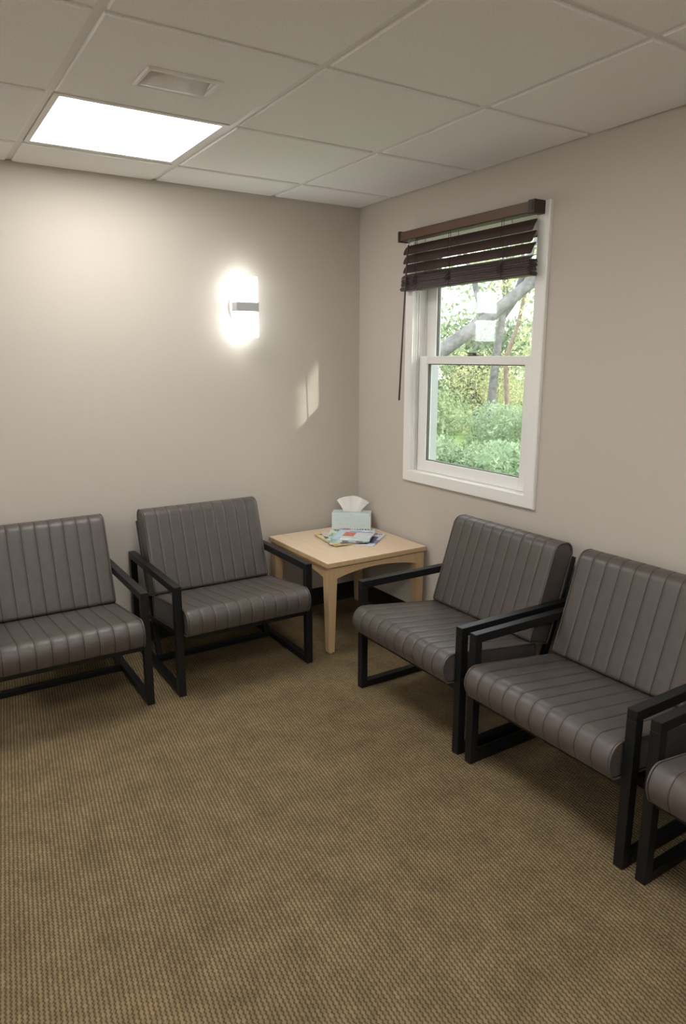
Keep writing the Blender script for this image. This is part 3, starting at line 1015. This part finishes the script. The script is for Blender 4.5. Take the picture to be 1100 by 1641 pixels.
# ------------------------------------------------------------------ magazines
def blk(*c): return c
MAGS = [
    # label, centre, angle(deg), width, length, thickness, palette, print scale, id
    ('magazine with a purple and blue cover at the right of the pile', (-0.232, -0.374), 40.4, .208, .272, .005,
     [(.34, .38, .62), (.72, .73, .82), (.10, .08, .18), (.75, .75, .80), (.20, .20, .42)], 13, 1),
    ('magazine with a yellow cover sticking out at the left of the pile', (-0.326, -0.322), 84, .200, .262, .004,
     [(.66, .46, .04), (.76, .60, .12), (.30, .18, .04), (.72, .66, .40)], 16, 2),
    ('magazine with a dark brown and white photo cover, second from the left in the pile', (-0.312, -0.322), 70, .205, .268, .004,
     [(.06, .04, .03), (.74, .70, .66), (.36, .09, .06), (.70, .64, .58)], 18, 3),
    ('magazine with a green and pale teal cover in the middle of the pile', (-0.288, -0.328), 56, .205, .270, .004,
     [(.24, .50, .26), (.40, .64, .62), (.74, .80, .76), (.05, .08, .09), (.50, .68, .66)], 18, 4),
    ('magazine with a pale blue cover and red oval title near the pile top', (-0.252, -0.338), 47, .200, .262, .0035,
     [(.44, .62, .72), (.70, .78, .82), (.58, .72, .78), (.30, .42, .60), (.80, .84, .86)], 15, 5),
]
zc = TZ + 0.0006
for lab, (cx, cy), an, w, l, th, pal, scl, sd in MAGS:
    g = empty('magazine', (cx, cy, zc), math.radians(an))
    tag(g, lab, 'magazine', 'magazines piled on the corner table')
    # long axis along local X; slight sag of the page block
    bm = bmesh.new(); add_box(bm, (-l / 2 + .0015, -w / 2 + .0015, .0006), (l / 2 - .0015, w / 2 - .0005, th - .0006))
    mesh_obj('pages', bm, M['paper'], g)
    pm = print_mat('printed_cover_%d' % sd, pal, scl, sd)
    cv = box('cover', (-l / 2, -w / 2, th - .0006), (l / 2, w / 2, th), pm, g)
    box('back_cover', (-l / 2, -w / 2, 0), (l / 2, w / 2, .0006), pm, g)
    # masthead letters on the cover: a row of small printed blocks at the top edge of the cover
    tcol = {1: (.05, .05, .12), 2: (.05, .03, .02), 3: (.7, .66, .6), 4: (.05, .08, .10), 5: (.04, .07, .16)}[sd]
    tm = mat('masthead_ink_%d' % sd, tcol, .4)
    bm = bmesh.new()
    q = -w / 2 + .016
    while q < w / 2 - .026:
        lw = random.choice((.007, .010, .013))
        hh = random.choice((.016, .020, .020))
        add_box(bm, (l / 2 - .012 - hh, q, th - .0001), (l / 2 - .012, q + lw, th + .0002))
        q += lw + .005
    mesh_obj('masthead', bm, tm, cv)
    if sd == 1:
        box('cover_photo', (-.075, -.085, th - .0001), (.055, -.005, th + .0002), mat('cover_photo_dark', (.07, .06, .12), .35), cv)
    if sd == 5:
        rm = mat('red_title_ink', (.55, .07, .09), .4)
        v = [(l / 2 - .028 + .014 * math.sin(2 * PI * k / 20), w / 2 - .036 + .028 * math.cos(2 * PI * k / 20), th + .0003) for k in range(20)]
        v += [(x, y, th - .0001) for x, y, z in v]
        f = [tuple(range(19, -1, -1))] + [(k, (k + 1) % 20, 20 + (k + 1) % 20, 20 + k) for k in range(20)]
        py_obj('title_oval', v, f, rm, cv)
    zc += th + .0006
bk = empty('booklet', (-0.252, -0.372, zc), math.radians(-48))
tag(bk, 'small white folded booklet with an orange red photo on top of the magazines', 'booklet', None)
w, l, th = .160, .130, .006
bm = bmesh.new(); add_box(bm, (-w / 2 + .001, -l / 2 + .001, .0005), (w / 2 - .001, l / 2 - .001, th - .0005)); mesh_obj('pages', bm, M['paper'], bk)
cm = mat('white_booklet_cover', (.66, .68, .72), .4, var=.08, vscale=40)
cv = box('cover', (-w / 2, -l / 2, th - .0005), (w / 2, l / 2, th), cm, bk)
box('back_cover', (-w / 2, -l / 2, 0), (w / 2, l / 2, .0005), cm, bk)
box('cover_photo', (-w / 2 + .006, -l / 2 + .012, th - .0001), (-w / 2 + .066, l / 2 - .030, th + .0002), mat('orange_red_photo', (.60, .16, .10), .4, var=.3, vscale=60), cv)
box('text_line', (-.060, l / 2 - .020, th - .0001), (w / 2 - .010, l / 2 - .009, th + .0002), mat('booklet_ink', (.16, .22, .38), .4), cv)

# ================================================================== OUTSIDE
GZ = -0.45
gnd = box('ground_outside', (TW, -30, GZ - 0.2), (45, 45, GZ), M['ground'])
gnd['kind'] = 'structure'

def leaves(name, centers, radii, count, size, material, parent, flat=1.0, shell=0.55, gap=None):
    """One mesh of small folded leaves scattered through ellipsoidal clumps."""
    cs = np.array(centers, float); rs = np.array(radii, float)
    vol = np.prod(rs, axis=1) ** 0.67; pk = rng.choice(len(cs), count, p=vol / vol.sum())
    d = rng.normal(size=(count, 3)); d /= np.linalg.norm(d, axis=1)[:, None]
    r = shell + (1 - shell) * rng.random(count) ** 0.6
    pos = cs[pk] + d * rs[pk] * r[:, None]
    if gap is not None:                     # opening cut in the crown to let a sunbeam through
        g0, gd, gy, gz = gap
        tt = (pos[:, 0] - g0[0]) / gd[0]
        keep = (np.abs(pos[:, 1] - g0[1] - gd[1] * tt) > gy) | (np.abs(pos[:, 2] - g0[2] - gd[2] * tt) > gz)
        pos = pos[keep]; count = len(pos)
    a = rng.normal(size=(count, 3)); a[:, 2] *= flat; a /= np.linalg.norm(a, axis=1)[:, None]
    b = rng.normal(size=(count, 3)); b -= a * (a * b).sum(1)[:, None]; b /= np.linalg.norm(b, axis=1)[:, None]
    nrm = np.cross(a, b)
    s = size * (0.6 + 0.8 * rng.random(count))[:, None]
    V = np.stack([pos - a * s, pos + b * s * .42 + nrm * s * .12, pos + a * s, pos - b * s * .42 + nrm * s * .12], 1).reshape(-1, 3)
    me = bpy.data.meshes.new(name)
    me.vertices.add(count * 4); me.vertices.foreach_set('co', V.ravel())
    me.loops.add(count * 6); me.polygons.add(count * 2)
    base = np.arange(count)[:, None] * 4
    idx = np.concatenate([base + np.array([[0, 1, 2]]), base + np.array([[0, 2, 3]])], 1).ravel()
    me.loops.foreach_set('vertex_index', idx.astype(np.int32))
    me.polygons.foreach_set('loop_start', np.arange(0, count * 6, 3, dtype=np.int32))
    me.update(calc_edges=True)
    me.materials.append(material)
    o = bpy.data.objects.new(name, me); COL.objects.link(o); o.parent = parent
    return o

def tree(name, label, base, limbs, clumps, nleaf, lsize, lmat, bark='bark', cat='tree', group=None):
    """limbs: list of (points, radii) relative to base; clumps: list of (centre, radius xyz)."""
    t = empty(name, base)
    tag(t, label, cat, group)
    for k, (pts, rad) in enumerate(limbs):
        tube('trunk' if k == 0 else 'branch', pts, rad, M[bark], t, 10)
    if clumps:
        o = leaves('foliage', [c for c, r in clumps], [r for c, r in clumps], nleaf, lsize, lmat, t)
        o['kind'] = 'stuff'
    return t

def rel(base, *pts): return [(p[0] - base[0], p[1] - base[1], p[2] - base[2]) for p in pts]

# leaning grey tree crossing the upper pane (about 11 m from the viewer)
b0 = (3.3, 6.3, GZ)
tree('leaning_tree', 'grey leaning tree trunk crossing the upper window pane', b0,
     [(rel(b0, (3.3, 6.3, GZ - .1), (3.7, 6.05, .4), (4.25, 5.6, 1.05), (4.75, 5.05, 1.45), (5.3, 4.6, 1.95), (5.85, 4.0, 2.62), (6.6, 3.3, 3.6), (7.3, 2.6, 4.8)), [.19, .16, .14, .12, .10, .09, .075, .05]),
      (rel(b0, (5.3, 4.6, 1.95), (5.2, 4.75, 2.6), (5.0, 5.0, 3.4)), [.05, .04, .02]),
      (rel(b0, (5.6, 4.28, 2.3), (5.9, 4.3, 2.9), (6.3, 4.4, 3.6)), [.05, .035, .02])],
     [(c, r) for c, r in zip(rel(b0, (5.0, 5.0, 3.2), (6.2, 4.2, 3.5), (5.6, 4.7, 4.1), (7.0, 3.0, 4.4)), [(.8, .8, .6), (.9, .9, .6), (1.0, 1.0, .7), (1.1, 1.1, .9)])],
     2600, .055, M['leaf_y'])
b1 = (8.1, 7.3, GZ)
tree('upright_tree', 'slim upright grey tree in the middle of the lower pane', b1,
     [(rel(b1, (8.1, 7.3, GZ - .1), (8.16, 7.28, .5), (8.2, 7.25, 1.5), (8.35, 7.2, 2.6), (8.3, 7.3, 4.2), (8.4, 7.2, 6.0)), [.11, .095, .08, .07, .06, .04]),
      (rel(b1, (8.3, 7.22, 2.2), (8.75, 6.9, 3.0), (9.0, 6.8, 4.0)), [.06, .05, .03])],
     [(c, r) for c, r in zip(rel(b1, (7.6, 7.8, 2.7), (8.9, 6.9, 3.0), (8.2, 7.5, 4.2), (7.3, 8.2, 1.7), (8.9, 6.6, 1.6)), [(.9, .9, .7), (.8, .8, .6), (1.3, 1.3, 1.0), (.7, .7, .6), (.6, .6, .7)])],
     3600, .06, M['leaf_a'])
b2 = (6.9, 5.55, GZ)
tree('sapling', 'thin bent sapling at the right of the upper pane', b2,
     [(rel(b2, (6.9, 5.55, GZ - .1), (6.92, 5.62, .6), (6.90, 5.70, 1.4), (7.05, 5.58, 2.0), (7.12, 5.50, 2.6), (7.05, 5.6, 3.4)), [.05, .045, .04, .036, .03, .02])],
     [(c, r) for c, r in zip(rel(b2, (7.25, 5.3, 2.2), (7.2, 5.45, 1.55), (7.0, 5.8, 3.0)), [(.4, .4, .5), (.35, .35, .5), (.6, .6, .5)])],
     900, .05, M['leaf_y'], bark='bark_warm')
# woodland edge behind
k = 0
WOOD = [((9.0, 12.5), 'leaf_d', 'tall dark green tree at the far left of the window view'), ((11.5, 11.2), 'leaf_d', 'broad deep green tree behind the upright grey trunk'),
        ((13.2, 8.6), 'leaf_y', 'sunlit yellow green tree at the far right of the window view'), ((14.5, 13.5), 'leaf_b', 'distant blue green tree behind the others')]
for (x, y), lm, lab in WOOD:
    b = (x, y, GZ)
    hgt = [3.2, 2.6, 2.0, 2.6][k]
    cl = []
    for q in range(16):
        zz = .5 + hgt * .8 * random.random()
        sp = 1.7 - zz * .25
        cl.append(((random.uniform(-sp, sp), random.uniform(-sp, sp), zz), (random.uniform(.5, .9), random.uniform(.5, .9), random.uniform(.4, .7))))
    tree('woodland_tree', lab, b, [([(0, 0, -.1), (.1, .05, 1.5), (0, .1, 3.2), (.1, 0, hgt)], [.18, .15, .11, .05])], cl, 5200, .075, M[lm], bark='bark_warm', group='trees at the woodland edge')
    k += 1
# shrubs in front
SH = [((3.5, 4.0), .95, .95, 'leaf_b', 'blue green shrub at the lower left of the window'), ((4.5, 3.3), 1.0, .82, 'leaf_b', 'rounded pale green shrub at the centre bottom of the window'),
      ((4.9, 2.5), .9, .95, 'leaf_a', 'leafy green shrub at the lower right of the window'), ((4.5, 5.4), 1.0, 1.35, 'leaf_a', 'taller green shrub behind the left of the window'),
      ((6.2, 4.6), 1.1, 1.15, 'leaf_b', 'broad green shrub in front of the upright tree'), ((7.4, 4.4), 1.0, 1.1, 'leaf_a', 'green shrub below the bent sapling'),
      ((6.0, 7.4), 1.2, 1.9, 'leaf_d', 'dark green shrub beside the upright tree'), ((9.6, 9.2), 1.4, 2.0, 'leaf_y', 'yellowing shrub far behind the upright tree')]
for (x, y), rr, hh, lm, lab in SH:
    b = (x, y, GZ)
    t = empty('shrub', b); tag(t, lab, 'shrub', 'shrubs outside the window')
    for q in range(5):
        a_ = q * 1.256
        tube('stem', [(0.05 * math.cos(a_), .05 * math.sin(a_), -.05), (.3 * rr * math.cos(a_), .3 * rr * math.sin(a_), hh * .45), (.55 * rr * math.cos(a_), .55 * rr * math.sin(a_), hh * .8)], [.018, .013, .006], M['bark_warm'], t, 6)
    cl = [((0, 0, hh * .5), (rr * .75, rr * .75, hh * .5))]
    for q in range(11):
        a_ = random.uniform(0, 2 * PI); d_ = rr * random.uniform(.3, .8)
        cl.append(((d_ * math.cos(a_), d_ * math.sin(a_), hh * random.uniform(.4, .85)), (rr * .36, rr * .36, hh * .26)))
    o = leaves('foliage', [c for c, r in cl], [r for c, r in cl], 6500, .034, M[lm], t, shell=.5)
    o['kind'] = 'stuff'

# unseen tree added to block the sun, crown gap shaped for the sun patch
b = (2.6, -5.6, GZ)
t = empty('sun_blocker_tree', b)
tag(t, 'leafy tree added outside the picture to shade the window, crown cut for a sun patch', 'tree')
tube('trunk', [(0, 0, -.1), (0, .05, 1.2), (-.15, .15, 2.4), (-.4, .3, 3.9)], [.13, .11, .08, .04], M['bark_warm'], t, 10)
gp = Vector((0.05, -0.735, 1.515)) - SUN_DIR / SUN_DIR.y * 4.0 - Vector(b)
o = leaves('foliage', [(-.52, .66, 3.62), (-.40, .1, 3.3)], [(.6, .95, .95), (.7, .8, 1.1)], 7500, .065, M['leaf_a'], t, shell=0.0, gap=(gp, SUN_DIR, 0.215, .175))
o['kind'] = 'stuff'
